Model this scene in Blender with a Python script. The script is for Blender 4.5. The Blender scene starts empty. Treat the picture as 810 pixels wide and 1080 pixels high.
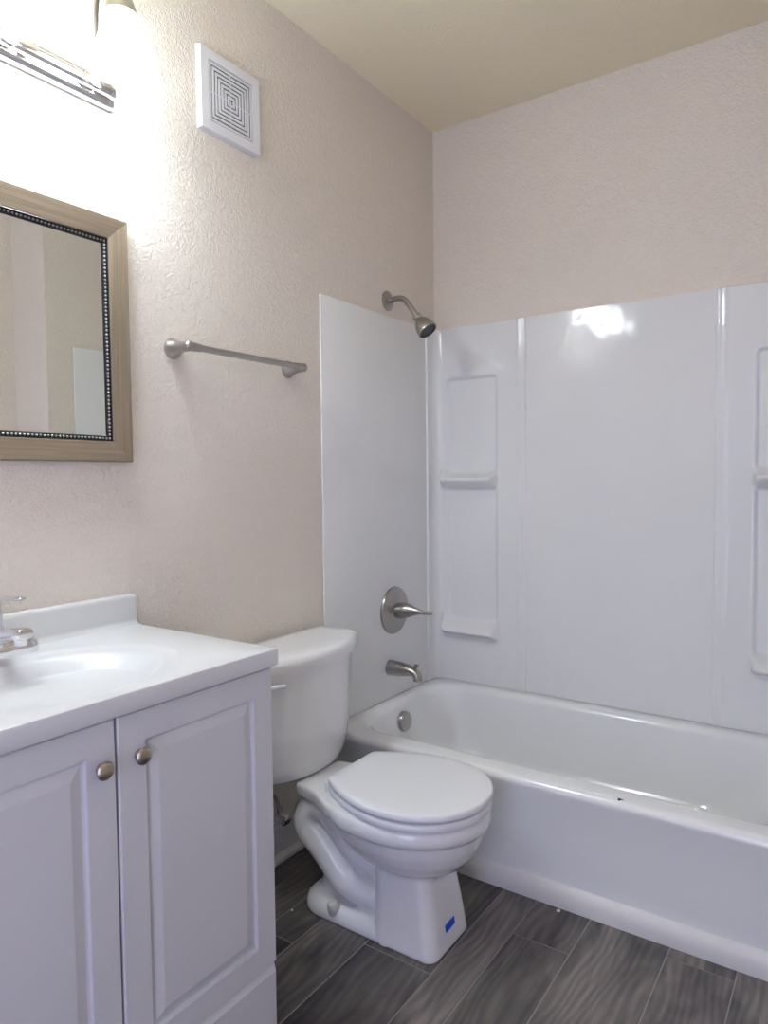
import bpy, bmesh, math, random
from mathutils import Vector, Matrix
random.seed(7)
PI = math.pi
scene = bpy.context.scene
COL = scene.collection

# ------------------------------------------------------------------ camera
CAM = Vector((1.44, 0.0, 1.157))
yaw, pitch, roll = math.radians(34.505), math.radians(2.796), math.radians(-0.566)
fw = Vector((-math.sin(yaw)*math.cos(pitch), math.cos(yaw)*math.cos(pitch), -math.sin(pitch)))
rt = Vector((math.cos(yaw), math.sin(yaw), 0)); up = rt.cross(fw)
c, s = math.cos(roll), math.sin(roll)
ax, ay = c*rt + s*up, -s*rt + c*up
cam_data = bpy.data.cameras.new('camera'); cam = bpy.data.objects.new('camera', cam_data); COL.objects.link(cam)
cam.matrix_world = Matrix(((ax.x, ay.x, -fw.x, CAM.x), (ax.y, ay.y, -fw.y, CAM.y), (ax.z, ay.z, -fw.z, CAM.z), (0, 0, 0, 1)))
cam_data.sensor_fit = 'VERTICAL'; cam_data.sensor_height = 36.0; cam_data.lens = 734.7/1080*36
cam_data.clip_start = 0.02
scene.camera = cam

# ------------------------------------------------------------------ light and exposure
scene.view_settings.view_transform = 'Standard'
scene.view_settings.look = 'None'
scene.view_settings.gamma = 1.0
scene.view_settings.use_curve_mapping = False
scene.view_settings.exposure = 0.06
SHADE_EMIT = 27.5
BULB_WATT = 0.4
FILL_WATT = 17.5
world = bpy.data.worlds.new('world'); scene.world = world; world.use_nodes = True
world.node_tree.nodes['Background'].inputs[0].default_value = (0.62, 0.68, 1.0, 1)
world.node_tree.nodes['Background'].inputs[1].default_value = 0.25
dl = bpy.data.lights.new('doorway_fill', 'AREA'); dl.shape = 'RECTANGLE'; dl.size = 0.68; dl.size_y = 1.95
dl.energy = FILL_WATT; dl.color = (0.59, 0.63, 1.0)
dlo = bpy.data.objects.new('doorway_fill', dl); COL.objects.link(dlo)
dlo.location = (1.295, -0.93, 1.02); dlo.rotation_euler = (math.radians(90), 0, 0)    # added bluish fill light, set in the assumed doorway, facing +Y

# ------------------------------------------------------------------ materials
def lin(h):
    f = lambda v: v/12.92 if v <= 0.04045 else ((v+0.055)/1.055)**2.4
    return (f(h[0]/255), f(h[1]/255), f(h[2]/255), 1)
def mat(name, color, rough=0.5, metal=0.0, bump=None, coat=0.0, var=None, spec=None, emit=None):
    m = bpy.data.materials.new(name); m.use_nodes = True
    nt = m.node_tree; b = nt.nodes['Principled BSDF']
    b.inputs['Base Color'].default_value = color if len(color) == 4 else (*color, 1)
    b.inputs['Roughness'].default_value = rough; b.inputs['Metallic'].default_value = metal
    if coat: b.inputs['Coat Weight'].default_value = coat; b.inputs['Coat Roughness'].default_value = 0.03
    if spec is not None: b.inputs['Specular IOR Level'].default_value = spec
    if emit: b.inputs['Emission Color'].default_value = (*emit[0], 1); b.inputs['Emission Strength'].default_value = emit[1]
    tc = nt.nodes.new('ShaderNodeTexCoord')
    if var:      # gentle colour variation of the thing's own colour
        n = nt.nodes.new('ShaderNodeTexNoise'); n.inputs['Scale'].default_value = var[0]; n.inputs['Detail'].default_value = 3
        nt.links.new(tc.outputs['Object'], n.inputs['Vector'])
        r = nt.nodes.new('ShaderNodeValToRGB')
        cc = color
        r.color_ramp.elements[0].position = 0.3; r.color_ramp.elements[1].position = 0.7
        r.color_ramp.elements[0].color = (cc[0]*(1-var[1]), cc[1]*(1-var[1]), cc[2]*(1-var[1]), 1)
        r.color_ramp.elements[1].color = (min(cc[0]*(1+var[1]), 1), min(cc[1]*(1+var[1]), 1), min(cc[2]*(1+var[1]), 1), 1)
        nt.links.new(n.outputs['Fac'], r.inputs['Fac']); nt.links.new(r.outputs['Color'], b.inputs['Base Color'])
    if bump:     # (scale, strength, distance)
        n = nt.nodes.new('ShaderNodeTexNoise'); n.inputs['Scale'].default_value = bump[0]; n.inputs['Detail'].default_value = bump[3] if len(bump) > 3 else 2
        nt.links.new(tc.outputs['Object'], n.inputs['Vector'])
        bp = nt.nodes.new('ShaderNodeBump'); bp.inputs['Strength'].default_value = bump[1]; bp.inputs['Distance'].default_value = bump[2]
        nt.links.new(n.outputs['Fac'], bp.inputs['Height']); nt.links.new(bp.outputs['Normal'], b.inputs['Normal'])
    return m

def plaster(name, color, dist=0.0045):
    m = mat(name, color, 0.62)
    nt = m.node_tree; b = nt.nodes['Principled BSDF']; tc = nt.nodes.new('ShaderNodeTexCoord')
    n1 = nt.nodes.new('ShaderNodeTexNoise'); n1.inputs['Scale'].default_value = 80; n1.inputs['Detail'].default_value = 4; n1.inputs['Distortion'].default_value = 1.2
    n2 = nt.nodes.new('ShaderNodeTexNoise'); n2.inputs['Scale'].default_value = 24; n2.inputs['Detail'].default_value = 2; n2.inputs['Distortion'].default_value = 0.8
    mx = nt.nodes.new('ShaderNodeMath'); mx.operation = 'MULTIPLY'
    rp = nt.nodes.new('ShaderNodeValToRGB'); rp.color_ramp.elements[0].position = 0.42; rp.color_ramp.elements[1].position = 0.62
    nt.links.new(tc.outputs['Object'], n1.inputs['Vector']); nt.links.new(tc.outputs['Object'], n2.inputs['Vector'])
    nt.links.new(n1.outputs['Fac'], rp.inputs['Fac'])
    nt.links.new(rp.outputs['Color'], mx.inputs[0]); nt.links.new(n2.outputs['Fac'], mx.inputs[1])
    bp = nt.nodes.new('ShaderNodeBump'); bp.inputs['Strength'].default_value = 0.62; bp.inputs['Distance'].default_value = dist
    nt.links.new(mx.outputs[0], bp.inputs['Height']); nt.links.new(bp.outputs['Normal'], b.inputs['Normal'])
    return m

def tile_mat():
    m = mat('wood_look_tile', (0.07, 0.068, 0.066, 1), 0.42)
    nt = m.node_tree; b = nt.nodes['Principled BSDF']
    N = nt.nodes.new; L = nt.links.new
    tc = N('ShaderNodeTexCoord'); geo = N('ShaderNodeNewGeometry')
    mp = N('ShaderNodeMapping'); mp.inputs['Scale'].default_value = (7, 2.2, 1)
    off = N('ShaderNodeVectorMath'); off.operation = 'ADD'
    cmb = N('ShaderNodeCombineXYZ'); mul = N('ShaderNodeMath'); mul.operation = 'MULTIPLY'; mul.inputs[1].default_value = 37.0
    L(geo.outputs['Random Per Island'], mul.inputs[0]); L(mul.outputs[0], cmb.inputs['X']); L(mul.outputs[0], cmb.inputs['Z'])
    L(tc.outputs['Object'], mp.inputs['Vector']); L(mp.outputs[0], off.inputs[0]); L(cmb.outputs[0], off.inputs[1])
    n1 = N('ShaderNodeTexNoise'); n1.inputs['Scale'].default_value = 1.1; n1.inputs['Detail'].default_value = 5; n1.inputs['Distortion'].default_value = 1.2
    L(off.outputs[0], n1.inputs['Vector'])
    wv = N('ShaderNodeTexWave'); wv.wave_type = 'BANDS'; wv.bands_direction = 'X'; wv.inputs['Scale'].default_value = 1.9
    wv.inputs['Distortion'].default_value = 26.0; wv.inputs['Detail'].default_value = 2; wv.inputs['Detail Scale'].default_value = 0.45
    L(off.outputs[0], wv.inputs['Vector'])
    fine = N('ShaderNodeTexNoise'); fine.inputs['Scale'].default_value = 5.5; fine.inputs['Detail'].default_value = 4
    mp2 = N('ShaderNodeMapping'); mp2.inputs['Scale'].default_value = (2.6, 0.5, 1); L(off.outputs[0], mp2.inputs['Vector']); L(mp2.outputs[0], fine.inputs['Vector'])
    r1 = N('ShaderNodeValToRGB'); e = r1.color_ramp.elements
    e[0].position = 0.28; e[0].color = lin((56, 55, 56)); e[1].position = 0.72; e[1].color = lin((140, 132, 126))
    L(n1.outputs['Fac'], r1.inputs['Fac'])
    r2 = N('ShaderNodeValToRGB'); r2.color_ramp.elements[0].color = (0.78, 0.78, 0.78, 1); r2.color_ramp.elements[1].color = (1.1, 1.1, 1.1, 1)
    L(wv.outputs['Fac'], r2.inputs['Fac'])
    r3 = N('ShaderNodeValToRGB'); r3.color_ramp.elements[0].position = .3; r3.color_ramp.elements[1].position = .7
    r3.color_ramp.elements[0].color = (0.78, 0.78, 0.78, 1); r3.color_ramp.elements[1].color = (1.12, 1.12, 1.12, 1)
    L(fine.outputs['Fac'], r3.inputs['Fac'])
    def mulc(a, bb):
        k = N('ShaderNodeMix'); k.data_type = 'RGBA'; k.blend_type = 'MULTIPLY'; k.inputs['Factor'].default_value = 1
        L(a, k.inputs[6]); L(bb, k.inputs[7]); return k.outputs[2]
    o = mulc(mulc(r1.outputs['Color'], r2.outputs['Color']), r3.outputs['Color'])
    tone = N('ShaderNodeAttribute'); tone.attribute_name = 'tone'
    vm = N('ShaderNodeVectorMath'); vm.operation = 'SCALE'; L(o, vm.inputs[0]); L(tone.outputs['Fac'], vm.inputs['Scale'])
    L(vm.outputs[0], b.inputs['Base Color'])
    bp = N('ShaderNodeBump'); bp.inputs['Strength'].default_value = 0.15; bp.inputs['Distance'].default_value = 0.001
    L(fine.outputs['Fac'], bp.inputs['Height']); L(bp.outputs['Normal'], b.inputs['Normal'])
    return m

def grain_mat(name, c0, c1, scale, rough=0.5):
    m = mat(name, c0, rough)
    nt = m.node_tree; b = nt.nodes['Principled BSDF']; tc = nt.nodes.new('ShaderNodeTexCoord')
    mp = nt.nodes.new('ShaderNodeMapping'); mp.inputs['Scale'].default_value = scale
    n = nt.nodes.new('ShaderNodeTexNoise'); n.inputs['Scale'].default_value = 1.0; n.inputs['Detail'].default_value = 5
    nt.links.new(tc.outputs['Object'], mp.inputs['Vector']); nt.links.new(mp.outputs[0], n.inputs['Vector'])
    r = nt.nodes.new('ShaderNodeValToRGB'); r.color_ramp.elements[0].position = 0.3; r.color_ramp.elements[1].position = 0.7
    r.color_ramp.elements[0].color = c0; r.color_ramp.elements[1].color = c1
    nt.links.new(n.outputs['Fac'], r.inputs['Fac']); nt.links.new(r.outputs['Color'], b.inputs['Base Color'])
    return m

WALL = plaster('beige_wall_paint', (0.83, 0.745, 0.655, 1))
CEIL = plaster('ceiling_paint', (0.90, 0.80, 0.60, 1), 0.002)
TILE = tile_mat()
GROUT = mat('tile_grout', lin((150, 146, 140)), 0.8, bump=(200, 0.2, 0.001))
TRIM = mat('white_trim_paint', (0.74, 0.72, 0.71, 1), 0.4, var=(6, 0.03))
GLOSS = mat('white_surround_acrylic', (0.83, 0.825, 0.815, 1), 0.08, bump=(6.0, 0.05, 0.02, 1), var=(2, 0.015))
ENAMEL = mat('white_tub_enamel', (0.88, 0.88, 0.875, 1), 0.16, coat=0.4, var=(2, 0.01))
CHINA = mat('white_vitreous_china', (0.82, 0.815, 0.82, 1), 0.10, coat=0.5, var=(3, 0.01))
SEATM = mat('white_seat_plastic', (0.82, 0.82, 0.84, 1), 0.22, var=(3, 0.01))
CABM = mat('white_cabinet_laminate', (0.67, 0.665, 0.69, 1), 0.42, var=(4, 0.015))
COUNTER = mat('white_cultured_marble', (0.70, 0.70, 0.71, 1), 0.28, var=(5, 0.01))
NICKEL = mat('brushed_nickel', (0.40, 0.375, 0.35, 1), 0.28, 1.0, bump=(150, 0.04, 0.001))
SATIN = mat('satin_nickel', (0.46, 0.44, 0.42, 1), 0.30, 1.0, bump=(150, 0.04, 0.001))
CHROME = mat('polished_chrome', (0.80, 0.80, 0.82, 1), 0.06, 1.0, var=(5, 0.02))
DARKFACE = mat('dark_nozzle_plastic', (0.035, 0.035, 0.04, 1), 0.4, var=(40, 0.2))
KNOBM = mat('antique_nickel', (0.42, 0.37, 0.31, 1), 0.28, 1.0, bump=(120, 0.05, 0.001))
FRAME = grain_mat('taupe_wood_frame', lin((150, 128, 105)), lin((180, 158, 133)), (60, 60, 60), 0.42)
FRAME_H = grain_mat('taupe_wood_frame_across', lin((121, 105, 87)), lin((143, 126, 105)), (180, 5, 180), 0.42)
FRAME_V = grain_mat('taupe_wood_frame_upright', lin((121, 105, 87)), lin((143, 126, 105)), (180, 180, 5), 0.42)
BLACK = mat('black_lacquer', (0.012, 0.012, 0.014, 1), 0.3, var=(30, 0.2))
SILVER = mat('silver_bead', (0.46, 0.45, 0.43, 1), 0.35, 1.0, var=(30, 0.05))
MIRRORM = mat('mirror_glass', (0.82, 0.84, 0.82, 1), 0.005, 1.0, var=(1, 0.005))
VENTM = mat('white_vent_plastic', (0.78, 0.77, 0.79, 1), 0.4, var=(8, 0.02))
VENTD = mat('vent_slot_shade', (0.06, 0.055, 0.055, 1), 0.8, var=(20, 0.2))  # dark colour painted for the shade inside the vent slots
BLUE = mat('blue_sticker', (0.012, 0.08, 0.62, 1), 0.5, var=(80, 0.1))
CAPM = mat('aged_white_plastic', (0.62, 0.60, 0.54, 1), 0.4, var=(20, 0.05))
CHIPM = mat('bare_iron_chip', (0.03, 0.028, 0.026, 1), 0.6, var=(60, 0.3))
HOSE = mat('braided_steel_hose', (0.5, 0.5, 0.5, 1), 0.35, 1.0, bump=(400, 0.5, 0.002))
RED = mat('red_index_dot', (0.5, 0.02, 0.02, 1), 0.3, var=(50, 0.1))
PAINTCHIP = mat('white_paint_flake', (0.85, 0.85, 0.83, 1), 0.6, var=(90, 0.05))
SHADEM = mat('lit_frosted_glass', (0.9, 0.88, 0.86, 1), 0.3, emit=((0.81, 0.925, 1.0), SHADE_EMIT), var=(20, 0.02))
BULBM = mat('lit_bulb', (0.9, 0.9, 0.9, 1), 0.3, emit=((0.81, 0.925, 1.0), 34.0), var=(20, 0.02))

# ------------------------------------------------------------------ mesh helpers
def link(name, bm, m, parent=None, smooth=None, loc=None):
    """Link a bmesh as ONE mesh object; geometry is given in world space and re-based to the parent's origin."""
    bmesh.ops.recalc_face_normals(bm, faces=bm.faces)
    if parent is not None:
        bmesh.ops.translate(bm, verts=bm.verts, vec=-parent.location)
    me = bpy.data.meshes.new(name); bm.to_mesh(me); bm.free()
    for mm in (m if isinstance(m, (list, tuple)) else [m]): me.materials.append(mm)
    if smooth is not None:
        for p in me.polygons: p.use_smooth = True
        me.set_sharp_from_angle(angle=math.radians(smooth))
    o = bpy.data.objects.new(name, me); COL.objects.link(o)
    if parent is not None: o.parent = parent
    return o
def sub(name, bm, m, thing_, part, smooth=None):
    """A sub-part: the part sits at the thing's origin, so re-base to the thing and parent to the part."""
    o = link(name, bm, m, thing_, smooth); o.parent = part; return o
def thing(name, label, cat, loc, group=None):
    o = bpy.data.objects.new(name, None); COL.objects.link(o); o.empty_display_size = 0.05
    o.location = loc; o['label'] = label; o['category'] = cat
    if group: o['group'] = group
    return o
def struct(name, bm, m, smooth=None):
    o = link(name, bm, m, None, smooth); o['kind'] = 'structure'; return o
def B(): return bmesh.new()
def box(bm, x0, x1, y0, y1, z0, z1, bevel=0.0, seg=2):
    t = bmesh.new(); bmesh.ops.create_cube(t, size=1)
    for v in t.verts:
        v.co = Vector(((x0+x1)/2+v.co.x*(x1-x0), (y0+y1)/2+v.co.y*(y1-y0), (z0+z1)/2+v.co.z*(z1-z0)))
    if bevel: bmesh.ops.bevel(t, geom=t.edges[:], offset=bevel, segments=seg, affect='EDGES', profile=0.5)
    merge(bm, t)
def merge(bm, t):
    me = bpy.data.meshes.new('tmp'); t.to_mesh(me); t.free(); bm.from_mesh(me); bpy.data.meshes.remove(me)
def loft(bm, rings, cap0=True, cap1=True, closed=True):
    vs = [[bm.verts.new(p) for p in r] for r in rings]
    n = len(vs[0])
    for a, b in zip(vs, vs[1:]):
        for i in range(n if closed else n-1):
            j = (i+1) % n
            try: bm.faces.new((a[i], a[j], b[j], b[i]))
            except ValueError: pass
    if cap0: bm.faces.new(list(reversed(vs[0])))
    if cap1: bm.faces.new(vs[-1])
    return vs
def basis(d):
    d = Vector(d).normalized(); h = Vector((0, 0, 1)) if abs(d.z) < 0.9 else Vector((0, 1, 0))
    u = d.cross(h).normalized(); return d, u, d.cross(u)
def lathe(bm, origin, direction, prof, seg=32, cap0=True, cap1=True):
    """prof: list of (distance along the axis, radius)."""
    d, u, v = basis(direction); o = Vector(origin); rings = []
    for t, r in prof:
        rings.append([o + d*t + (u*math.cos(a)+v*math.sin(a))*max(r, 1e-5) for a in (2*PI*k/seg for k in range(seg))])
    loft(bm, rings, cap0, cap1)
def cat(pts, n=8, closed=False):
    pts = [Vector(p) for p in pts]; out = []; L = len(pts)
    rng = range(L if closed else L-1)
    for i in rng:
        if closed: p0, p1, p2, p3 = pts[i-1], pts[i], pts[(i+1) % L], pts[(i+2) % L]
        else: p0, p1, p2, p3 = pts[max(i-1, 0)], pts[i], pts[i+1], pts[min(i+2, L-1)]
        for k in range(n):
            t = k/n; t2, t3 = t*t, t*t*t
            out.append(0.5*((2*p1)+(p2-p0)*t+(2*p0-5*p1+4*p2-p3)*t2+(3*p1-p0-3*p2+p3)*t3))
    if not closed: out.append(pts[-1])
    return out
def tube(bm, pts, rad, seg=16, smooth_n=8, sy=1.0):
    """Tube along a smoothed path; rad is a number or one number per control point."""
    ctrl = [Vector(p) for p in pts]
    path = cat(ctrl, smooth_n) if smooth_n else ctrl
    if isinstance(rad, (int, float)): rr = [rad]*len(path)
    else:
        rr = [v.x for v in cat([(r, 0, 0) for r in rad], smooth_n)] if smooth_n else list(rad)
    rings = []; d0 = (path[1]-path[0]).normalized(); _, u, v = basis(d0)
    for i, p in enumerate(path):
        d = (path[min(i+1, len(path)-1)]-path[max(i-1, 0)]).normalized()
        u = (u - d*u.dot(d)).normalized(); v = d.cross(u)
        rings.append([p + (u*math.cos(a)+v*math.sin(a))*rr[i] for a in (2*PI*k/seg for k in range(seg))])
    loft(bm, rings)
def rrect(x0, x1, y0, y1, r, z, n=8):
    r = min(r, (x1-x0)/2-1e-4, (y1-y0)/2-1e-4); out = []
    for cx, cy, a0 in ((x1-r, y1-r, 0), (x0+r, y1-r, PI/2), (x0+r, y0+r, PI), (x1-r, y0+r, 1.5*PI)):
        for k in range(n+1):
            a = a0 + PI/2*k/n; out.append(Vector((cx+r*math.cos(a), cy+r*math.sin(a), z)))
    return out
def prism(bm, pts, axis, a, b):
    def P(p, t):
        return Vector((t, p[0], p[1])) if axis == 'x' else Vector((p[0], t, p[1])) if axis == 'y' else Vector((p[0], p[1], t))
    loft(bm, [[P(p, a) for p in pts], [P(p, b) for p in pts]])
def sphere(bm, c, r, u=16, v=10, sc=(1, 1, 1)):
    t = bmesh.new(); bmesh.ops.create_uvsphere(t, u_segments=u, v_segments=v, radius=r)
    for w in t.verts: w.co = Vector((c[0]+w.co.x*sc[0], c[1]+w.co.y*sc[1], c[2]+w.co.z*sc[2]))
    merge(bm, t)
def fuse(bm, voxel, smooth_iter=4, factor=0.5):
    """Melt overlapping shells into one skin (voxel remesh + smooth), returned as a bmesh."""
    me = bpy.data.meshes.new('tmp'); bmesh.ops.recalc_face_normals(bm, faces=bm.faces); bm.to_mesh(me); bm.free()
    o = bpy.data.objects.new('tmp', me); COL.objects.link(o)
    md = o.modifiers.new('r', 'REMESH'); md.mode = 'VOXEL'; md.voxel_size = voxel
    sm = o.modifiers.new('s', 'SMOOTH'); sm.iterations = smooth_iter; sm.factor = factor
    dg = bpy.context.evaluated_depsgraph_get(); ev = o.evaluated_get(dg)
    out = bmesh.new(); out.from_mesh(ev.to_mesh()); ev.to_mesh_clear()
    bpy.data.objects.remove(o); bpy.data.meshes.remove(me)
    return out

# ------------------------------------------------------------------ room shell
YB, ZC, XA, XR, YW, YR = 2.464, 2.53, 1.445, 1.70, 1.655, -0.90   # back wall, ceiling, alcove end wall, room's right wall, wing wall, rear wall
bm = B(); box(bm, -0.10, 0.0, YR-0.1, YB+0.1, 0, ZC); struct('wall_left', bm, WALL)
bm = B(); box(bm, 0.0, XA, YB, YB+0.1, 0, ZC); struct('wall_back', bm, WALL)
bm = B(); prism(bm, [(XA, YB+0.1), (XA, YW), (XR, YW), (XR, YR-0.1), (XR+0.1, YR-0.1), (XR+0.1, YB+0.1)], 'z', 0, ZC); struct('wall_right', bm, WALL)
# unseen rear wall behind the camera, with a doorway assumed for the fill light
bm = B(); prism(bm, [(0, 0), (0.94, 0), (0.94, 2.03), (1.65, 2.03), (1.65, 0), (XR, 0), (XR, ZC), (0, ZC)], 'y', YR-0.1, YR); struct('wall_rear', bm, WALL)
bm = B(); prism(bm, [(0.88, 0.0), (0.94, 0.0), (0.94, 2.03), (1.65, 2.03), (1.65, 0.0), (1.699, 0.0), (1.699, 2.09), (0.88, 2.09)], 'y', YR, YR+0.015); struct('trim_2', bm, TRIM)
bm = B(); box(bm, -0.1, XR+0.1, YR-0.1, YB+0.1, ZC, ZC+0.1); struct('ceiling', bm, CEIL)
# plank tile floor: grout bed + one island per plank
bm = B(); box(bm, -0.1, XR+0.1, YR-0.1, YB+0.1, -0.10, -0.0012)
lines = [0.0, 0.085, 0.19, 0.29, 0.44, 0.631, 0.728, 0.876, 1.072, 1.222, 1.37, 1.565, XR]
joints = {1: [0.9, 1.9], 2: [0.35, 1.2523, 2.2], 3: [0.2, 0.98, 1.95], 4: [0.42, 1.3505, 2.2], 5: [0.0, 0.85, 2.1], 6: [0.69, 1.5935, 2.3],
          7: [0.3, 1.2, 2.1], 8: [0.81, 1.7155, 2.4], 9: [0.1, 1.05, 2.0], 10: [0.5, 1.4], 11: [0.3, 1.2], 0: [0.6, 1.5]}
g = 0.0016
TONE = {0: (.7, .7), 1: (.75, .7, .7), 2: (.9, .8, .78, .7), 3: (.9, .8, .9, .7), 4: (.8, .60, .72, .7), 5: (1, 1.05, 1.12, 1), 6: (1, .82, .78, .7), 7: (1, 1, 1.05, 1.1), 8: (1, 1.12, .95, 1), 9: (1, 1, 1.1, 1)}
lay = bm.faces.layers.float.new('tone')
for i in range(len(lines)-1):
    ys = [YR] + joints.get(i, []) + [YB]
    for q_, (a, b) in enumerate(zip(ys, ys[1:])):
        if b-a < 0.02: continue
        n0 = len(bm.faces)
        box(bm, lines[i]+g, lines[i+1]-g, a+g, b-g, -0.006, 0.0, 0.0006, 1)
        bm.faces.ensure_lookup_table()
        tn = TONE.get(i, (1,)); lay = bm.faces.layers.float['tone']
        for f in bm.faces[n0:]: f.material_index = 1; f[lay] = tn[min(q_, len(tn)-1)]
struct('floor', bm, [GROUT, TILE])
# baseboard on the wall by the toilet: capped board and a shoe moulding
prof = [(0, 0), (0.016, 0), (0.016, 0.012), (0.010, 0.022), (0.007, 0.026), (0.007, 0.098), (0.011, 0.101), (0.011, 0.110), (0.007, 0.115), (0, 0.116)]
bm = B(); loft(bm, [[Vector((p[0], y, p[1])) for p in prof] for y in (1.028, 1.742)]); struct('baseboard_left', bm, TRIM)
# quarter-round strip along the foot of the tub
prof = [(1.7770, 0), (1.7545, 0), (1.7540, 0.018), (1.7565, 0.036), (1.7625, 0.048), (1.7700, 0.055), (1.7770, 0.057)]
bm = B(); loft(bm, [[Vector((x, p[0], p[1])) for p in prof] for x in (0.012, XA-0.001)]); struct('trim_1', bm, TRIM, 40)

# ------------------------------------------------------------------ bathtub
RIM = 0.337
TX0, TX1, TY0, TY1 = 0.001, XA-0.002, 1.742, YB-0.002
t = thing('bathtub', 'white enamelled alcove bathtub along the back wall behind the toilet', 'bathtub', (0.72, 2.1, 0))
R = []
ins = lambda d, z, r: rrect(TX0+min(d, .002), TX1-min(d, .002), TY0+d, TY1-min(d, .002), r, z, 10)
R.append(rrect(TX0, TX1, 1.777, TY1, 0.003, 0.0, 10))
R.append(rrect(TX0, TX1, 1.776, TY1, 0.003, 0.06, 10))
R.append(rrect(TX0, TX1, 1.762, TY1, 0.003, 0.18, 10))
R.append(rrect(TX0, TX1, 1.746, TY1, 0.003, RIM-0.03, 10))
for k in range(7):                                  # rolled front edge
    a = PI/2*k/6
    R.append(rrect(TX0, TX1, TY0+0.020*(1-math.cos(a)), TY1, 0.003, RIM-0.020+0.020*math.sin(a), 10))
R.append(rrect(0.030, TX1-0.055, 1.808, TY1-0.032, 0.12, RIM, 10))
def inner(x0, x1, y0, y1, r, z): R.append(rrect(x0, x1, y0, y1, r, z, 10))
for k in range(1, 7):                               # soft inner lip
    a = PI/2*k/6; o = 0.026*math.sin(a); dz = 0.026*(1-math.cos(a))
    inner(0.030+o, TX1-0.055-o, 1.808+o, TY1-0.032-o, 0.12+0.02*k/6, RIM-dz)
inner(0.066, TX1-0.13, 1.840, TY1-0.062, 0.15, RIM-0.09)
inner(0.080, TX1-0.20, 1.850, TY1-0.070, 0.16, RIM-0.18)
inner(0.092, TX1-0.25, 1.860, TY1-0.080, 0.16, 0.105)
inner(0.110, TX1-0.28, 1.880, TY1-0.100, 0.16, 0.075)
inner(0.145, TX1-0.33, 1.915, TY1-0.135, 0.14, 0.060)
inner(0.30, TX1-0.50, 2.03, TY1-0.25, 0.06, 0.056)
bm = B(); loft(bm, R, True, True); link('tub_body', bm, ENAMEL, t, 50)
bm = B(); lathe(bm, (0.055, 2.115, 0.262), (1, 0, 0.10), [(0, 0.0365), (0.018, 0.0365), (0.022, 0.035), (0.0245, 0.031), (0.0255, 0.012), (0.0245, 0.008), (0.0245, 0.0)], 40)
ov = link('overflow_plate', bm, SATIN, t, 30); ov['label'] = 'round chrome overflow plate'
bm = B(); lathe(bm, (0.22, 2.115, 0.056), (0, 0, 1), [(0, 0.035), (0.004, 0.034), (0.006, 0.026), (0.004, 0.020), (0.012, 0.018), (0.016, 0.014), (0.017, 0.0)], 32)
link('drain', bm, CHROME, t, 30)
bm = B(); pts = []
for k in range(14):
    a = 2*PI*k/14; r = 0.0046*(1+0.35*math.sin(3*a+1)+0.2*math.cos(5*a)); pts.append((0.948+r*1.3*math.cos(a), 1.7595+r*math.sin(a)))
prism(bm, pts, 'z', RIM-0.004, RIM+0.0008)
ch = link('chipped_spot', bm, CHIPM, t); ch['label'] = 'small black chip in the rim enamel'

# ------------------------------------------------------------------ tub surround
t = thing('tub_surround', 'glossy white wall panels with moulded shelves lining the bathtub alcove', 'tub surround', (0.72, YB, RIM))
bm = B(); box(bm, 0.0006, 0.007, 1.740, 2.392, RIM+0.002, 1.745, 0.0022, 2); link('end_panel', bm, GLOSS, t, 40)
bm = B(); box(bm, XA-0.007, XA-0.0008, 1.775, 2.392, RIM+0.002, 1.745, 0.0022, 2); link('end_panel', bm, GLOSS, t, 40)
from mathutils import noise
def bow(x, z):
    """The thin panels bow off the wall towards their top edge and are not quite flat."""
    f = max(0.0, z-1.20)/0.545
    return 0.0022*f*f + 0.0006*noise.noise(Vector((x*3.1+5, 0.3, z*3.4+2)))+0.0007*noise.noise(Vector((x*8, 7.3, z*8))) + 0.00035*noise.noise(Vector((x*24, 2.3, z*26)))
bm = B(); rows = []
for j in range(142):
    z = RIM+0.002+(1.747-RIM-0.002)*j/141
    rows.append([bm.verts.new((0.385+0.685*i/72, YB-0.008-bow(0.385+0.685*i/72, z), z)) for i in range(73)])
for a, b in zip(rows, rows[1:]):
    for i in range(72): bm.faces.new((a[i], a[i+1], b[i+1], b[i]))
k = [bm.verts.new((x, YB-0.0003, z)) for x, z in ((0.385, RIM+0.002), (1.07, RIM+0.002), (1.07, 1.747), (0.385, 1.747))]
bm.faces.new(k); bm.faces.new(rows[0]+[k[1], k[0]]); bm.faces.new(rows[-1]+[k[2], k[3]])
bm.faces.new([r[0] for r in rows]+[k[3], k[0]]); bm.faces.new([r[-1] for r in rows]+[k[2], k[1]])
link('centre_panel', bm, GLOSS, t, 40)
def sm(a, b, x):
    t_ = min(max((x-a)/(b-a), 0), 1); return t_*t_*(3-2*t_)
def rr_sdf(x, z, x0, x1, z0, z1, r):
    qx = abs(x-(x0+x1)/2)-(x1-x0)/2+r; qz = abs(z-(z0+z1)/2)-(z1-z0)/2+r
    return math.hypot(max(qx, 0), max(qz, 0))+min(max(qx, qz), 0)-r
def relief(x, z):
    """Height of the moulded corner panel over its flat face; x is the distance from the corner."""
    h = 0.0
    h -= 0.0105*(1-sm(-0.010, 0.001, rr_sdf(x, z, 0.062, 0.284, 1.150, 1.548, 0.018)))
    h -= 0.0105*(1-sm(-0.010, 0.001, rr_sdf(x, z, 0.062, 0.284, 0.545, 1.118, 0.018)))
    q = min(1.2, abs(x-0.173)/0.112)**6                     # the ledges curl up at their ends
    for z0, z1, z2, z3 in ((1.106, 1.147, 1.149, 1.180), (0.518, 0.549, 0.553, 0.594)):
        e = sm(0.034, 0.060, x)*(1-sm(0.268, 0.294, x))
        h += 0.050*e*sm(z0, z1, z)*(1-sm(z2+0.006*q, z3+0.020*q, z))
    h += 0.0026*math.exp(-((x-0.372)/0.006)**2)               # shallow rib beside the seam
    return h
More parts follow.
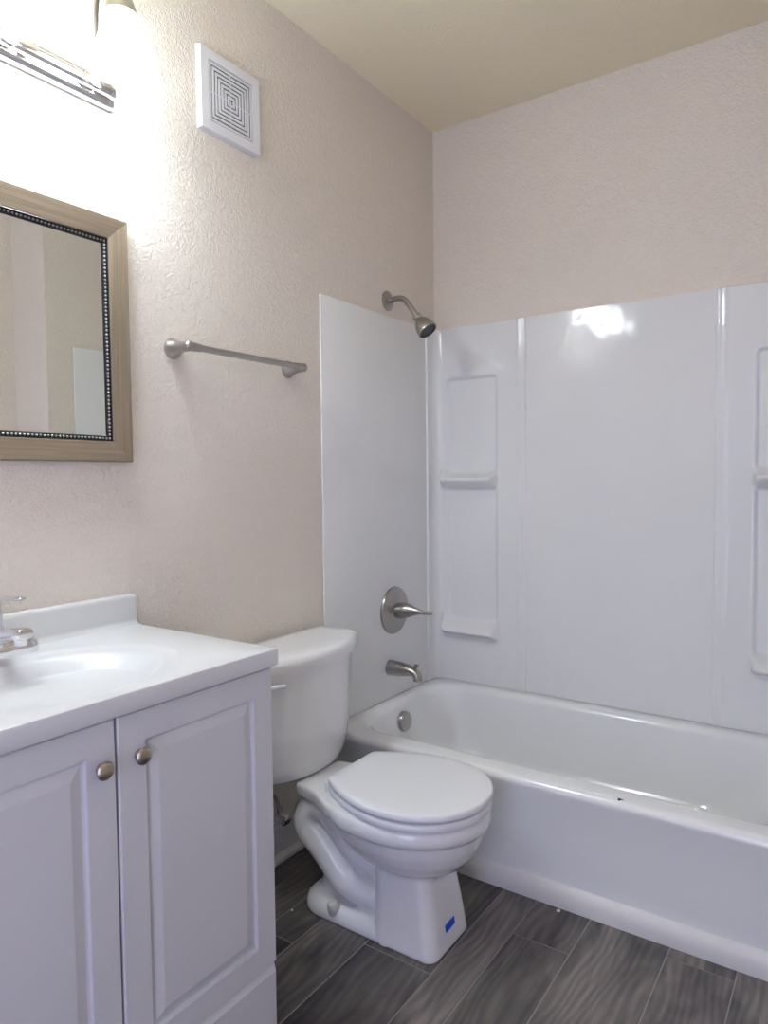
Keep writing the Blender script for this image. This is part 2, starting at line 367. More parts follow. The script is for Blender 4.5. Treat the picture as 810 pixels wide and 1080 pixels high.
def corner_panel(mirror):
    ru, path = 0.05, []
    y = 2.384
    th = 0.013
    # section in plan: up the end wall, round the corner, along the back wall
    sec = [((0.0008, y), (1, 0), -1), ((0.006, y-0.001), (1, 0), -1), ((th, y+0.003), (1, 0), -1)]
    nseg = 8; r = 0.035
    sec.append(((th, YB-th-r), (1, 0), -1))
    for k in range(1, nseg+1):
        a = PI/2*k/nseg
        sec.append(((th+r-r*math.cos(a), YB-th-r+r*math.sin(a)), (math.cos(a), -math.sin(a)), th+r-r*math.cos(a)))
    x = th+r
    while x < 0.392:
        x += 0.005; sec.append(((x, YB-th), (0, -1), x))
    xe = x
    sec += [((xe+0.005, YB-th+0.002), (0, -1), xe+0.005), ((xe+0.007, YB-0.0078), (0, -1), xe+0.007)]
    zs = []; z = RIM+0.002
    while z < 1.74: zs.append(z); z += 0.004
    zs += [1.742, 1.7455, 1.747]
    bm = B(); rows = []
    for z in zs:
        row = []
        for (p, n, x) in sec:
            h = relief(x, z) if x > 0 else 0
            off = -0.003 if z > 1.746 and (p[0] > 0.004 if n[0] else True) else 0
            if x > 0: h += bow(XA-x if mirror else x, z)*sm(0.02, 0.12, x)
            px, py = p[0]+n[0]*(h+off), p[1]+n[1]*(h+off)
            if mirror: px = XA-px
            row.append(bm.verts.new((px, py, z)))
        rows.append(row)
    for a, b in zip(rows, rows[1:]):
        for i in range(len(a)-1): bm.faces.new((a[i], a[i+1], b[i+1], b[i]))
    # close the back so the panel is a solid sheet
    cx = XA-0.0008 if mirror else 0.0008
    tl = rows[-1]; bl = rows[0]
    ct = bm.verts.new((cx, YB-0.0003, zs[-1])); cb = bm.verts.new((cx, YB-0.0003, zs[0]))
    et = bm.verts.new((XA-xe-0.007 if mirror else xe+0.007, YB-0.0003, zs[-1])); eb = bm.verts.new((XA-xe-0.007 if mirror else xe+0.007, YB-0.0003, zs[0]))
    bm.faces.new(tl+[et, ct]); bm.faces.new(bl+[eb, cb])
    o = link('corner_panel', bm, GLOSS, t, 60)
corner_panel(False); corner_panel(True)

# ------------------------------------------------------------------ shower fittings
t = thing('shower_head', 'brushed nickel shower head on an angled arm above the end panel', 'shower head', (0.0, 2.13, 1.80))
bm = B(); lathe(bm, (0.0, 2.13, 1.80), (1, 0, 0), [(0, 0.036), (0.003, 0.036), (0.006, 0.032), (0.010, 0.020), (0.012, 0.0125), (0.014, 0.0)], 32)
link('escutcheon', bm, NICKEL, t, 40)
bm = B(); tube(bm, [(0.002, 2.13, 1.80), (0.045, 2.13, 1.803), (0.07, 2.13, 1.797), (0.092, 2.13, 1.775), (0.118, 2.13, 1.738), (0.134, 2.13, 1.715)], 0.0105, 16)
link('arm', bm, NICKEL, t, 40)
d = Vector((0.062, 0, -0.078)).normalized(); o0 = Vector((0.122, 2.13, 1.732))
bm = B(); lathe(bm, o0, d, [(0, 0.011), (0.002, 0.0155), (0.014, 0.0155), (0.016, 0.013), (0.020, 0.013), (0.022, 0.017), (0.030, 0.022), (0.044, 0.030), (0.058, 0.034), (0.074, 0.0365), (0.078, 0.036), (0.079, 0.033), (0.072, 0.0325), (0.072, 0.0)], 36)
hd = link('head', bm, NICKEL, t, 35)
bm = B(); lathe(bm, o0, d, [(0.0722, 0.0), (0.0722, 0.0315), (0.0755, 0.031), (0.0765, 0.024), (0.0765, 0.0)], 36)
dd, uu, vv = basis(d)
for ring, n in ((0.009, 6), (0.018, 12), (0.026, 18)):
    for k in range(n):
        a = 2*PI*k/n; sphere(bm, o0+dd*0.0765+(uu*math.cos(a)+vv*math.sin(a))*ring, 0.0014, 6, 4)
nf = sub('nozzle_face', bm, DARKFACE, t, hd, 30); nf['label'] = 'dark plastic nozzle face'

t = thing('tub_valve', 'round brushed nickel valve plate with pointed handle on the end panel', 'shower valve', (0.007, 2.142, 0.665))
bm = B(); lathe(bm, (0.0076, 2.142, 0.665), (1, 0, 0), [(0, 0.088), (0.004, 0.088), (0.008, 0.086), (0.011, 0.080), (0.013, 0.045), (0.020, 0.032), (0.024, 0.0)], 48)
link('escutcheon', bm, NICKEL, t, 35)
bm = B()
rings = []
for (xx, ry, rz, zz) in [(0.020, .024, .024, .665), (0.024, .027, .027, .665), (0.045, .028, .029, .667), (0.065, .026, .028, .669), (0.085, .019, .022, .670), (0.105, .012, .0145, .670), (0.125, .0085, .009, .669), (0.15, .008, .0068, .668), (0.166, .009, .0068, .668), (0.173, .007, .005, .668), (0.175, .002, .002, .668)]:
    rings.append([Vector((xx, 2.138+0.02*max(0, xx-.02)+ry*math.cos(a), zz+rz*math.sin(a))) for a in (2*PI*k/24 for k in range(24))])
loft(bm, rings); link('handle', bm, NICKEL, t, 45)

t = thing('tub_spout', 'brushed nickel tub spout with diverter knob under the valve', 'tub spout', (0.007, 2.112, 0.455))
bm = B(); rings = []
path = [(0.0076, .455, 90, .027, .029), (0.03, .456, 90, .0265, .028), (0.06, .4565, 88, .025, .0255), (0.085, .456, 84, .023, .022), (0.105, .4545, 70, .0215, .0195), (0.120, .450, 45, .020, .0175), (0.127, .442, 20, .019, .0165), (0.129, .434, 4, .0185, .016), (0.129, .424, 0, .0185, .016)]
for (xx, zz, ang, ry, rz) in path:
    a_ = math.radians(ang); nx, nz = math.sin(a_), -math.cos(a_)        # heading of the tube
    px, pz = math.cos(a_), math.sin(a_)
    rings.append([Vector((xx+px*rz*math.sin(a)*1.0, 2.112+ry*math.cos(a), zz+pz*rz*math.sin(a))) for a in (2*PI*k/24 for k in range(24))])
loft(bm, rings); link('spout_body', bm, NICKEL, t, 45)
bm = B(); lathe(bm, (0.121, 2.112, 0.462), (0.15, 0, 1), [(0, 0.0045), (0.010, 0.0042), (0.012, 0.0085), (0.018, 0.009), (0.020, 0.006), (0.0205, 0)], 20)
link('diverter_knob', bm, NICKEL, t, 40)

# ------------------------------------------------------------------ towel bar
t = thing('towel_bar', 'satin nickel towel bar mounted on the textured wall above the toilet', 'towel bar', (0.0, 1.37, 1.485))
bm = B(); lathe(bm, (0.062, 1.165, 1.487), (0, 1, 0), [(0, 0.0085), (0.42, 0.0085)], 20); link('rail', bm, SATIN, t, 40)
for y in (1.160, 1.587):
    bm = B()
    lathe(bm, (0.0, y, 1.487), (1, 0, 0), [(0, 0.0255), (0.003, 0.0262), (0.010, 0.0235), (0.022, 0.0175), (0.036, 0.0135), (0.050, 0.0125), (0.064, 0.0130), (0.071, 0.011), (0.074, 0.006), (0.0745, 0.0)], 32)
    sgn = 1 if y < 1.3 else -1
    lathe(bm, (0.062, y, 1.487), (0, sgn, 0), [(-0.012, 0.002), (-0.011, 0.008), (-0.006, 0.012), (0.02, 0.0115), (0.04, 0.010), (0.042, 0.0086)], 24)
    link('post', bm, SATIN, t, 45)

# ------------------------------------------------------------------ extractor vent
VY0, VY1, VZ0, VZ1 = 1.257, 1.477, 2.068, 2.282
t = thing('exhaust_vent', 'square white vent grille of concentric slots high on the left wall', 'vent', (0.0, 1.367, 2.175))
cy, cz = 1.367, 2.175
def sq_ring(bm, o, i, x0, x1, bev=0.0):
    oo = [(-o, -o), (o, -o), (o, o), (-o, o)]; ii = [(-i, -i), (i, -i), (i, i), (-i, i)]
    P = lambda p, x: Vector((x, cy+p[0]*1.02, cz+p[1]))
    V = [bm.verts.new(P(p, x0)) for p in oo], [bm.verts.new(P((p[0]*(1-bev/o), p[1]*(1-bev/o)), x1)) for p in oo], [bm.verts.new(P(p, x1)) for p in ii], [bm.verts.new(P(p, x0)) for p in ii]
    for a, b in ((0, 1), (1, 2), (2, 3), (3, 0)):
        for k in range(4):
            j = (k+1) % 4; bm.faces.new((V[a][k], V[a][j], V[b][j], V[b][k]))
bm = B(); sq_ring(bm, 0.107, 0.078, 0.0, 0.015, 0.004); link('frame', bm, VENTM, t)
bm = B(); box(bm, 0.0005, 0.0090, cy-0.0793, cy+0.0793, cz-0.0778, cz+0.0778); link('shade_plate', bm, VENTD, t)  # solid dark plate behind the grille, stands for the shade in the slots
bm = B(); k0 = 0.0755
for k in range(7):
    o = k0-k*0.0104; sq_ring(bm, o, o-0.0064, 0.0112, 0.0135, 0.0004)
box(bm, 0.0095, 0.0112, cy-0.0012, cy+0.0012, cz-0.0785, cz+0.0785); box(bm, 0.0095, 0.0112, cy-0.079, cy+0.079, cz-0.0010, cz+0.0010)
link('grille', bm, VENTM, t)

# ------------------------------------------------------------------ framed mirror
MY0, MY1, MZ0, MZ1 = 0.320, 1.022, 1.200, 1.754
t = thing('wall_mirror', 'mirror in a taupe wood frame with beaded edge above the vanity', 'mirror', (0.0, 0.671, 1.2))
def frame_ring(bm, levels, mats=None):
    """levels: (inset from the outer edge, x); mitred frame with separate material for uprights."""
    vs = []
    for ins_, x in levels:
        vs.append([bm.verts.new((x, yy, zz)) for yy, zz in ((MY0+ins_, MZ0+ins_), (MY1-ins_, MZ0+ins_), (MY1-ins_, MZ1-ins_), (MY0+ins_, MZ1-ins_))])
    for a, b in zip(vs, vs[1:]):
        for k in range(4):
            j = (k+1) % 4; f = bm.faces.new((a[k], a[j], b[j], b[k]))
            if mats: f.material_index = 0 if k in (0, 2) else 1
bm = B(); frame_ring(bm, [(0.0, 0.001), (0.0, 0.022), (0.0025, 0.0245), (0.046, 0.0175), (0.048, 0.016), (0.048, 0.001), (0.0, 0.001)], True)
link('frame', bm, [FRAME_H, FRAME_V], t)
bm = B(); frame_ring(bm, [(0.0478, 0.002), (0.0478, 0.0165), (0.0495, 0.0172), (0.0503, 0.0120), (0.0570, 0.0105), (0.0590, 0.0100), (0.0600, 0.0080), (0.0600, 0.002), (0.0478, 0.002)])
lip = link('inner_lip', bm, BLACK, t); lip['label'] = 'black inner lip'
bm = B(); ins_ = 0.0537; sp = 0.0086
def bead_line(p0, p1):
    L = math.hypot(p1[0]-p0[0], p1[1]-p0[1]); n = int(L/sp)
    for k in range(n):
        f = k/n; sphere(bm, (0.0122, p0[0]+(p1[0]-p0[0])*f, p0[1]+(p1[1]-p0[1])*f), 0.0027, 8, 5)
cs = [(MY0+ins_, MZ0+ins_), (MY1-ins_, MZ0+ins_), (MY1-ins_, MZ1-ins_), (MY0+ins_, MZ1-ins_)]
for k in range(4): bead_line(cs[k], cs[(k+1) % 4])
bd = sub('bead_trim', bm, SILVER, t, lip, 60); bd['label'] = 'row of silver beads'
bm = B(); box(bm, 0.002, 0.0075, MY0+0.0595, MY1-0.0595, MZ0+0.0595, MZ1-0.0595); link('mirror_glass', bm, MIRRORM, t)

# ------------------------------------------------------------------ vanity light
t = thing('vanity_light', 'chrome vanity light bar with glowing bell glass shades above the mirror', 'wall light', (0.0, 0.67, 2.03))
prof = [(0, 2.000), (0.014, 2.000), (0.020, 2.003), (0.024, 2.010), (0.024, 2.016), (0.033, 2.019), (0.038, 2.026), (0.038, 2.036), (0.033, 2.043), (0.024, 2.046), (0.024, 2.052), (0.020, 2.059), (0.014, 2.062), (0, 2.062)]
bm = B(); ys = [(0.335, 0.55), (0.345, 0.9), (0.36, 1.0), (0.98, 1.0), (0.995, 0.9), (1.005, 0.55)]
loft(bm, [[Vector((p[0]*k, y, 2.031+(p[1]-2.031)*(0.75+0.25*k))) for p in prof] for y, k in ys])
link('backplate', bm, CHROME, t, 35)
DZ = 0.009
for y in (0.376, 0.563, 0.750, 0.9375):
    bm = B()
    lathe(bm, (0.036, y, 2.031), (1, 0, 0.4), [(0, 0.022), (0.006, 0.021), (0.012, 0.012), (0.02, 0.0075), (0.022, 0)], 24)
    tube(bm, [(0.045, y, 2.034), (0.052, y, 2.07), (0.050, y, 2.13), (0.055, y, 2.19), (0.080, y, 2.228), (0.112, y, 2.228), (0.134, y, 2.205), (0.138, y, 2.175)], 0.0055, 12)
    ar = link('arm', bm, NICKEL, t, 40)
    bm = B(); lathe(bm, (0.138, y, 2.170+DZ), (0, 0, -1), [(0, 0.007), (0.002, 0.014), (0.010, 0.022), (0.024, 0.0282), (0.038, 0.0320), (0.047, 0.0330), (0.047, 0.028), (0.012, 0.012), (0.012, 0.0)], 28)
    link('socket_cup', bm, NICKEL, t, 40)
    prof = [(2.132, 0.0225), (2.124, 0.0275), (2.110, 0.034), (2.094, 0.0400), (2.076, 0.0455), (2.060, 0.050), (2.047, 0.0545), (2.036, 0.061), (2.027, 0.069), (2.020, 0.0745), (2.016, 0.076)]
    bm = B(); out = [(2.132-z, r) for z, r in prof]; inn = [(2.132-z+0.0005, r-0.003) for z, r in reversed(prof)]
    lathe(bm, (0.138, y, 2.132+DZ), (0, 0, -1), out+inn, 40, False, False)
    shd = link('glass_shade', bm, SHADEM, t, 60)
    bm = B(); lathe(bm, (0.138, y, 2.142+DZ), (0, 0, -1), [(0, 0.010), (0.02, 0.013), (0.04, 0.022), (0.062, 0.029), (0.082, 0.027), (0.096, 0.016), (0.100, 0.0)], 24)
    link('bulb', bm, BULBM, t, 60)
    pl = bpy.data.lights.new('bulb_light', 'POINT'); pl.energy = BULB_WATT; pl.color = (0.81, 0.925, 1.0); pl.shadow_soft_size = 0.03
    po = bpy.data.objects.new('bulb_light', pl); COL.objects.link(po); po.location = (0.138, y, 2.030+DZ); 

# ------------------------------------------------------------------ vanity cabinet
CY0, CY1, CXF = 0.306, 1.022, 0.440
t = thing('vanity_cabinet', 'white two-door vanity cabinet with raised panels left of the toilet', 'cabinet', (0.0, 0.664, 0.0))
bm = B()
box(bm, 0.001, CXF, CY0, CY0+0.016, 0.010, 0.7822, 0.001, 1); box(bm, 0.001, CXF, CY1-0.016, CY1, 0.010, 0.7822, 0.001, 1)
box(bm, 0.001, CXF, CY0+0.016, CY1-0.016, 0.010, 0.030); box(bm, 0.001, 0.010, CY0+0.016, CY1-0.016, 0.030, 0.7822)
box(bm, CXF-0.018, CXF, CY0+0.016, CY1-0.016, 0.745, 0.7822); box(bm, CXF-0.018, CXF, CY0+0.016, CY1-0.016, 0.030, 0.17)
link('carcass', bm, CABM, t)
def raised_panel(bm, y0, y1, z0, z1, xf, xb):
    """Cabinet door: flat frame, sharp groove, long bevel up to the raised field."""
    lev = [(0, xb), (0, xf-0.003), (0.003, xf), (0.052, xf), (0.0535, xf-0.007), (0.058, xf-0.0075), (0.079, xf-0.0012), (0.081, xf-0.0012)]
    vs = [[bm.verts.new((x, yy, zz)) for yy, zz in ((y0+i, z0+i), (y1-i, z0+i), (y1-i, z1-i), (y0+i, z1-i))] for i, x in lev]
    for a, b in zip(vs, vs[1:]):
        for k in range(4):
            j = (k+1) % 4; bm.faces.new((a[k], a[j], b[j], b[k]))
    bm.faces.new(vs[-1]); bm.faces.new(list(reversed(vs[0])))
for y0, y1, ky in ((CY0+0.001, 0.6605, 0.632), (0.6645, CY1-0.001, 0.703)):
    bm = B(); raised_panel(bm, y0, y1, 0.160, 0.777, 0.458, CXF+0.0005); dr = link('door', bm, CABM, t)
    bm = B(); lathe(bm, (0.4578, ky, 0.703), (1, 0, 0), [(0, 0.0085), (0.003, 0.007), (0.006, 0.006), (0.009, 0.010), (0.012, 0.0142), (0.015, 0.0150), (0.018, 0.0130), (0.0205, 0.008), (0.021, 0.0)], 28)
    kb = sub('knob', bm, KNOBM, t, dr, 40); kb['label'] = 'round antique nickel knob'
bm = B(); x0 = CXF+0.0005
lev = [(0, x0), (0, 0.449), (0.014, 0.458)]
y0, y1, z0, z1 = CY0+0.001, CY1-0.001, 0.012, 0.156
vs = [[bm.verts.new((x, yy, zz)) for yy, zz in ((y0+i*.3, z0+i*.2), (y1-i*.3, z0+i*.2), (y1-i*.3, z1-i), (y0+i*.3, z1-i))] for i, x in lev]
for a, b in zip(vs, vs[1:]):
    for k in range(4):
        j = (k+1) % 4; bm.faces.new((a[k], a[j], b[j], b[k]))
bm.faces.new(vs[-1]); bm.faces.new(list(reversed(vs[0]))); link('base_panel', bm, CABM, t)
bm = B(); box(bm, 0.02, CXF-0.02, CY0+0.01, CY1-0.01, 0.0, 0.0105); link('plinth', bm, CABM, t)

# ------------------------------------------------------------------ vanity top with moulded basin
t = thing('vanity_sink', 'white one-piece sink top with oval basin and backsplash on the cabinet', 'sink top', (0.0, 0.664, 0.79))
KY0, KY1, KX1, KZ, KB = 0.300, 1.022, 0.475, 0.818, 0.7825
bx, by = 0.268, 0.664
N = 96
def rect_ring(x0, x1, y0, y1, z):
    out = []
    for k in range(N):
        a = 2*PI*k/N; dx, dy = math.cos(a)*0.30, math.sin(a)*0.30
        # ray from the basin centre to the rectangle
        ts = []
        if dx > 1e-9: ts.append((x1-bx)/dx)
        if dx < -1e-9: ts.append((x0-bx)/dx)
        if dy > 1e-9: ts.append((y1-by)/dy)
        if dy < -1e-9: ts.append((y0-by)/dy)
        q = min(ts); out.append(Vector((bx+dx*q, by+dy*q, z)))
    # snap the nearest points on to the corners
    for cxx, cyy in ((x0, y0), (x0, y1), (x1, y0), (x1, y1)):
        p = min(out, key=lambda v: (v.x-cxx)**2+(v.y-cyy)**2); p.x, p.y = cxx, cyy
    return out
def ell(rx, ry, z, ox=0.0):
    return [Vector((bx+ox+rx*math.cos(2*PI*k/N), by+ry*math.sin(2*PI*k/N), z)) for k in range(N)]
R = [rect_ring(0.0005, KX1-0.003, KY0+0.003, KY1-0.003, KB), rect_ring(0.0005, KX1-0.0005, KY0+0.0005, KY1-0.0005, KB+0.004), rect_ring(0.0005, KX1, KY0, KY1, KZ-0.006),
     rect_ring(0.0005, KX1-0.0015, KY0+0.0015, KY1-0.0015, KZ-0.002), rect_ring(0.0005, KX1-0.006, KY0+0.006, KY1-0.006, KZ),
     ell(0.178, 0.243, KZ), ell(0.174, 0.238, KZ-0.001), ell(0.168, 0.231, KZ-0.0045), ell(0.162, 0.223, KZ-0.0065), ell(0.155, 0.213, KZ-0.0075), ell(0.150, 0.206, KZ-0.0095),
     ell(0.145, 0.199, KZ-0.0135), ell(0.136, 0.188, KZ-0.023), ell(0.121, 0.168, KZ-0.040), ell(0.100, 0.140, KZ-0.061), ell(0.075, 0.104, KZ-0.081), ell(0.046, 0.062, KZ-0.096), ell(0.022, 0.022, KZ-0.102)]
bm = B(); loft(bm, R, True, True)
prof = [(0.0005, KZ-0.004), (0.0005, KZ+0.066), (0.003, KZ+0.070), (0.014, KZ+0.070), (0.018, KZ+0.067), (0.0195, KZ+0.060), (0.0200, KZ+0.012), (0.023, KZ+0.004), (0.032, KZ+0.0004), (0.034, KZ-0.004)]
loft(bm, [[Vector((0.0005 if p[0] < .001 else p[0]-0.0012, y, p[1]-0.001)) for p in prof] if k else [Vector((p[0], y, p[1])) for p in prof] for y, k in ((KY0, 1), (KY0+0.002, 0), (KY1-0.003, 0), (KY1, 1))])
link('top', bm, COUNTER, t, 45)
bm = B(); lathe(bm, (bx, by, KZ-0.1022), (0, 0, 1), [(0, 0.022), (0.003, 0.0215), (0.004, 0.017), (0.002, 0.015), (0.006, 0.013), (0.008, 0.0)], 28); link('drain', bm, CHROME, t, 40)

# ------------------------------------------------------------------ faucet
FX, FY = 0.063, 0.664
t = thing('faucet', 'chrome single-lever faucet standing at the back of the sink top', 'faucet', (FX, FY, KZ))
bm = B()
def stad(hl, hw, z, n=12):
    out = []
    for sgn in (1, -1):
        for k in range(n+1):
            a = -PI/2+PI*k/n
            out.append(Vector((FX+hw*math.sin(a)*sgn*1.0, FY+sgn*(hl-hw+hw*math.cos(a)), z)))
    return out
loft(bm, [stad(0.090, 0.0268, KZ+0.0004), stad(0.090, 0.0268, KZ+0.010), stad(0.087, 0.0255, KZ+0.020), stad(0.080, 0.022, KZ+0.027), stad(0.055, 0.019, KZ+0.030)])
link('base_plate', bm, CHROME, t, 40)
bm = B(); lathe(bm, (FX, FY, KZ+0.018), (0, 0, 1), [(0, 0.026), (0.02, 0.024), (0.04, 0.0225), (0.062, 0.022), (0.066, 0.019), (0.068, 0.0)], 28)
body = link('body', bm, CHROME, t, 40)
bm = B(); rings = []
for (xx, zz, ry, rz) in [(FX+0.005, KZ+0.036, .020, .016), (FX+0.03, KZ+0.044, .0195, .0145), (FX+0.07, KZ+0.054, .018, .0130), (FX+0.105, KZ+0.060, .017, .012), (FX+0.122, KZ+0.061, .0165, .0115), (FX+0.127, KZ+0.061, .014, .009)]:
    rings.append([Vector((xx, FY+ry*math.copysign(abs(math.cos(a))**0.7, math.cos(a)), zz+rz*math.copysign(abs(math.sin(a))**0.7, math.sin(a)))) for a in (2*PI*k/28 for k in range(28))])
loft(bm, rings); spt = link('spout', bm, CHROME, t, 45)
bm = B(); lathe(bm, (FX+0.108, FY, KZ+0.054), (0, 0, -1), [(0, 0.0115), (0.013, 0.0115), (0.015, 0.010), (0.015, 0.0)], 24); sub('aerator', bm, CHROME, t, spt, 40)
bm = B(); lathe(bm, (FX+0.006, FY, KZ+0.084), (0.16, 0, 1), [(0, 0.019), (0.004, 0.0185), (0.022, 0.0165), (0.032, 0.0155), (0.036, 0.012), (0.037, 0.0)], 28)
rings = []
for (xx, zz, ry, rz) in [(FX-0.020, KZ+0.108, .012, .005), (FX-0.012, KZ+0.113, .017, .009), (FX+0.02, KZ+0.1175, .0175, .0085), (FX+0.06, KZ+0.121, .0135, .0055), (FX+0.10, KZ+0.1245, .011, .0042), (FX+0.118, KZ+0.126, .009, .0036), (FX+0.122, KZ+0.1262, .005, .002)]:
    rings.append([Vector((xx, FY+ry*math.cos(a), zz+rz*math.sin(a))) for a in (2*PI*k/24 for k in range(24))])
loft(bm, rings); lev_ = link('lever', bm, CHROME, t, 45)
bm = B(); lathe(bm, (FX+0.0235, FY, KZ+0.099), (1, 0, 0.05), [(0, 0.0035), (0.0032, 0.0035), (0.004, 0.0)], 16); rd = sub('index_dot', bm, RED, t, lev_, 40); rd['label'] = 'red temperature dot'

# ------------------------------------------------------------------ toilet
TC = 1.465
t = thing('toilet', 'white two-piece toilet with closed lid between the vanity and bathtub', 'toilet', (0.36, TC, 0.0))
def egg(xb, xf, w, z, n=48, wide=0.50, sq=0.0):
    """Rounded outline, blunt at the back (xb) and round at the front (xf), half-width w."""
    out = []; xm = xb+(xf-xb)*wide
    for k in range(n):
        a = 2*PI*k/n; ca, sa = math.cos(a), math.sin(a)
        e = 1.0 if ca > 0 else 0.72
        px = xm+(xf-xm)*ca if ca > 0 else xm-(xm-xb)*math.copysign(abs(ca)**e, 1)
        py = w*math.copysign(abs(sa)**(1.0 if ca > 0 else 0.85), sa)
        out.append(Vector((px, TC+py, z)))
    return out
DECK = 0.340
bm = B()
# bowl with a rolled rim
loft(bm, [egg(.46, .575, .050, .165), egg(.42, .618, .082, .185), egg(.375, .652, .112, .207), egg(.335, .680, .143, .238), egg(.315, .694, .159, .268), egg(.304, .701, .166, .292), egg(.302, .703, .168, .308)])
loft(bm, [egg(.302, .702, .167, .302), egg(.293, .712, .177, .307), egg(.290, .716, .180, .320), egg(.292, .714, .178, .336), egg(.30, .706, .171, .345), egg(.31, .696, .162, .348)])
# tank deck
def deck(z, i):
    pts = [(.195+i, -.090+i), (.22, -.096+i), (.27, -.106+i), (.34, -.145+i), (.42, -.168+i), (.42, .168-i), (.34, .145-i), (.27, .106-i), (.22, .096-i), (.195+i, .090-i)]
    return [Vector((x, TC+y, z)) for x, y in pts]
loft(bm, [deck(.300, .014), deck(.308, .003), deck(.335, 0), deck(.342, .004)])
# front pedestal: flat face, splayed to the floor
def ped(x0, x1, w0, w1, r, z):
    """Trapezium in plan with rounded front corners."""
    out = []
    ring = rrect(x0, x1, -1, 1, 0.001, z, 8)
    base = rrect(x0, x1, TC-w1, TC+w1, r, z, 8)
    for p in base:
        f = (p.x-x0)/(x1-x0); w = w0+(w1-w0)*f
        out.append(Vector((p.x, TC+(p.y-TC)*w/w1, z)))
    return out
loft(bm, [ped(.446, .628, .101, .097, .032, 0.0), ped(.446, .628, .101, .097, .032, 0.006), ped(.447, .619, .0975, .092, .032, .07), ped(.447, .606, .094, .086, .032, .14), ped(.445, .596, .090, .080, .032, .20), ped(.44, .600, .085, .078, .03, .255), ped(.44, .60, .08, .075, .03, .30)])
# core behind the pedestal
loft(bm, [rrect(.37, .52, TC-.072, TC+.072, .03, 0.0), rrect(.36, .52, TC-.070, TC+.070, .03, .16), rrect(.35, .52, TC-.07, TC+.07, .03, .30)])
loft(bm, [rrect(.22, .50, TC-.050, TC+.050, .03, 0.0), rrect(.24, .50, TC-.045, TC+.045, .03, .09), rrect(.225, .50, TC-.042, TC+.042, .03, .18), rrect(.19, .50, TC-.050, TC+.050, .03, .26), rrect(.16, .50, TC-.065, TC+.065, .03, .325)])
# foot flange
loft(bm, [rrect(.196, .52, TC-.098, TC+.098, .075, 0.0), rrect(.196, .52, TC-.098, TC+.098, .075, .018), rrect(.202, .52, TC-.092, TC+.092, .07, .032), rrect(.215, .52, TC-.078, TC+.078, .06, .042)])
# trapway on both flanks, an S-bend that ends in the foot
for sg in (-1, 1):
    yy = TC+sg*0.047
    lo = [(.44, .085, .036), (.405, .088, .040), (.365, .093, .043), (.326, .108, .045), (.292, .143, .045), (.255, .178, .047), (.222, .208, .049), (.214, .240, .047), (.236, .270, .041), (.275, .270, .039), (.312, .240, .038), (.345, .205, .037), (.38, .178, .035), (.44, .160, .032)]
    tube(bm, [(x, yy, z) for x, z, r in lo], [r for x, z, r in lo], 20)
bowl = link('bowl', fuse(bm, 0.0042, 10, 0.5), CHINA, t, 60)
for sg in (-1, 1):
    bm = B(); lathe(bm, (0.322, TC+sg*0.084, 0.024), (0, sg*0.35, 1), [(0, 0.0165), (0.016, 0.0165), (0.026, 0.0155), (0.031, 0.011), (0.0325, 0.0)], 24)
    bc = link('bolt_cap', bm, CAPM, t, 40); bc['label'] = 'aged off-white bolt cap'
# sticker on the front of the pedestal
bm = B(); n = Vector((0.99, 0, 0.13)).normalized()
q = lambda y, z: Vector((0.628-(z-0.006)*0.135+0.0008, y, z))
vs = [bm.verts.new(q(TC-.028, .047)), bm.verts.new(q(TC+.016, .049)), bm.verts.new(q(TC+.016, .066)), bm.verts.new(q(TC-.028, .064))]
f = bm.faces.new(vs); ex = bmesh.ops.extrude_face_region(bm, geom=[f])
bmesh.ops.translate(bm, verts=[v for v in ex['geom'] if isinstance(v, bmesh.types.BMVert)], vec=n*0.0012)
stk = link('sticker', bm, BLUE, t); stk['label'] = 'small blue sticker'
# tank: bowed front, tapering down
def tank_ring(z, xb, xf, w, bow, r=0.03, n=10, side=0.0):
    """Back straight at xb; front bowed from xf at the sides to xf+bow in the middle."""
    out = []
    base = rrect(xb, xf, TC-w, TC+w, r, z, n)
    # resample the front (max x) edge densely
    pts = []
    for k in range(25):
        f = -1+2*k/24; pts.append((xf+bow*(1-abs(f)**2.2), TC+f*(w-r*0.6)))
    left = [(xb+r*0.4, TC+w), (xb, TC+w-r*0.4), (xb, TC+w*0.5), (xb, TC), (xb, TC-w*0.5), (xb, TC-w+r*0.4), (xb+r*0.4, TC-w)]
    cL = [(xf-r*0.9, TC-w), (xf-r*0.45, TC-w+r*0.06), (xf-r*0.12, TC-w+r*0.28)]
    cR = [(x, 2*TC-y) for x, y in reversed(cL)]
    for x, y in cL+pts+cR+left: out.append(Vector((x, y, z)))
    return out
bm = B()
loft(bm, [tank_ring(.338, .060, .125, .165, .055), tank_ring(.342, .050, .140, .190, .066), tank_ring(.352, .042, .146, .204, .068), tank_ring(.372, .036, .150, .213, .068), tank_ring(.45, .033, .156, .219, .068), tank_ring(.55, .030, .162, .224, .068), tank_ring(.655, .028, .166, .228, .068)])
tank = link('tank', bm, CHINA, t, 50)
bm = B()
loft(bm, [tank_ring(.650, .022, .168, .231, .068), tank_ring(.653, .018, .175, .238, .070), tank_ring(.672, .017, .177, .240, .070), tank_ring(.684, .018, .175, .238, .070), tank_ring(.690, .022, .169, .233, .068), tank_ring(.693, .032, .158, .222, .064), tank_ring(.694, .055, .13, .19, .05)])
link('tank_lid', bm, CHINA, t, 50)
# flush lever on the tank front, far side by the vanity
bm = B(); lathe(bm, (0.172, TC-.207, .622), (1, -.35, 0), [(0, .014), (.006, .013), (.010, .008), (.018, .007), (.019, 0)], 20)
tube(bm, [(.187, TC-.211, .622), (.205, TC-.186, .623), (.222, TC-.150, .623)], [.006, .0065, .0055], 12)
fl = link('flush_lever', bm, SEATM, t, 45)
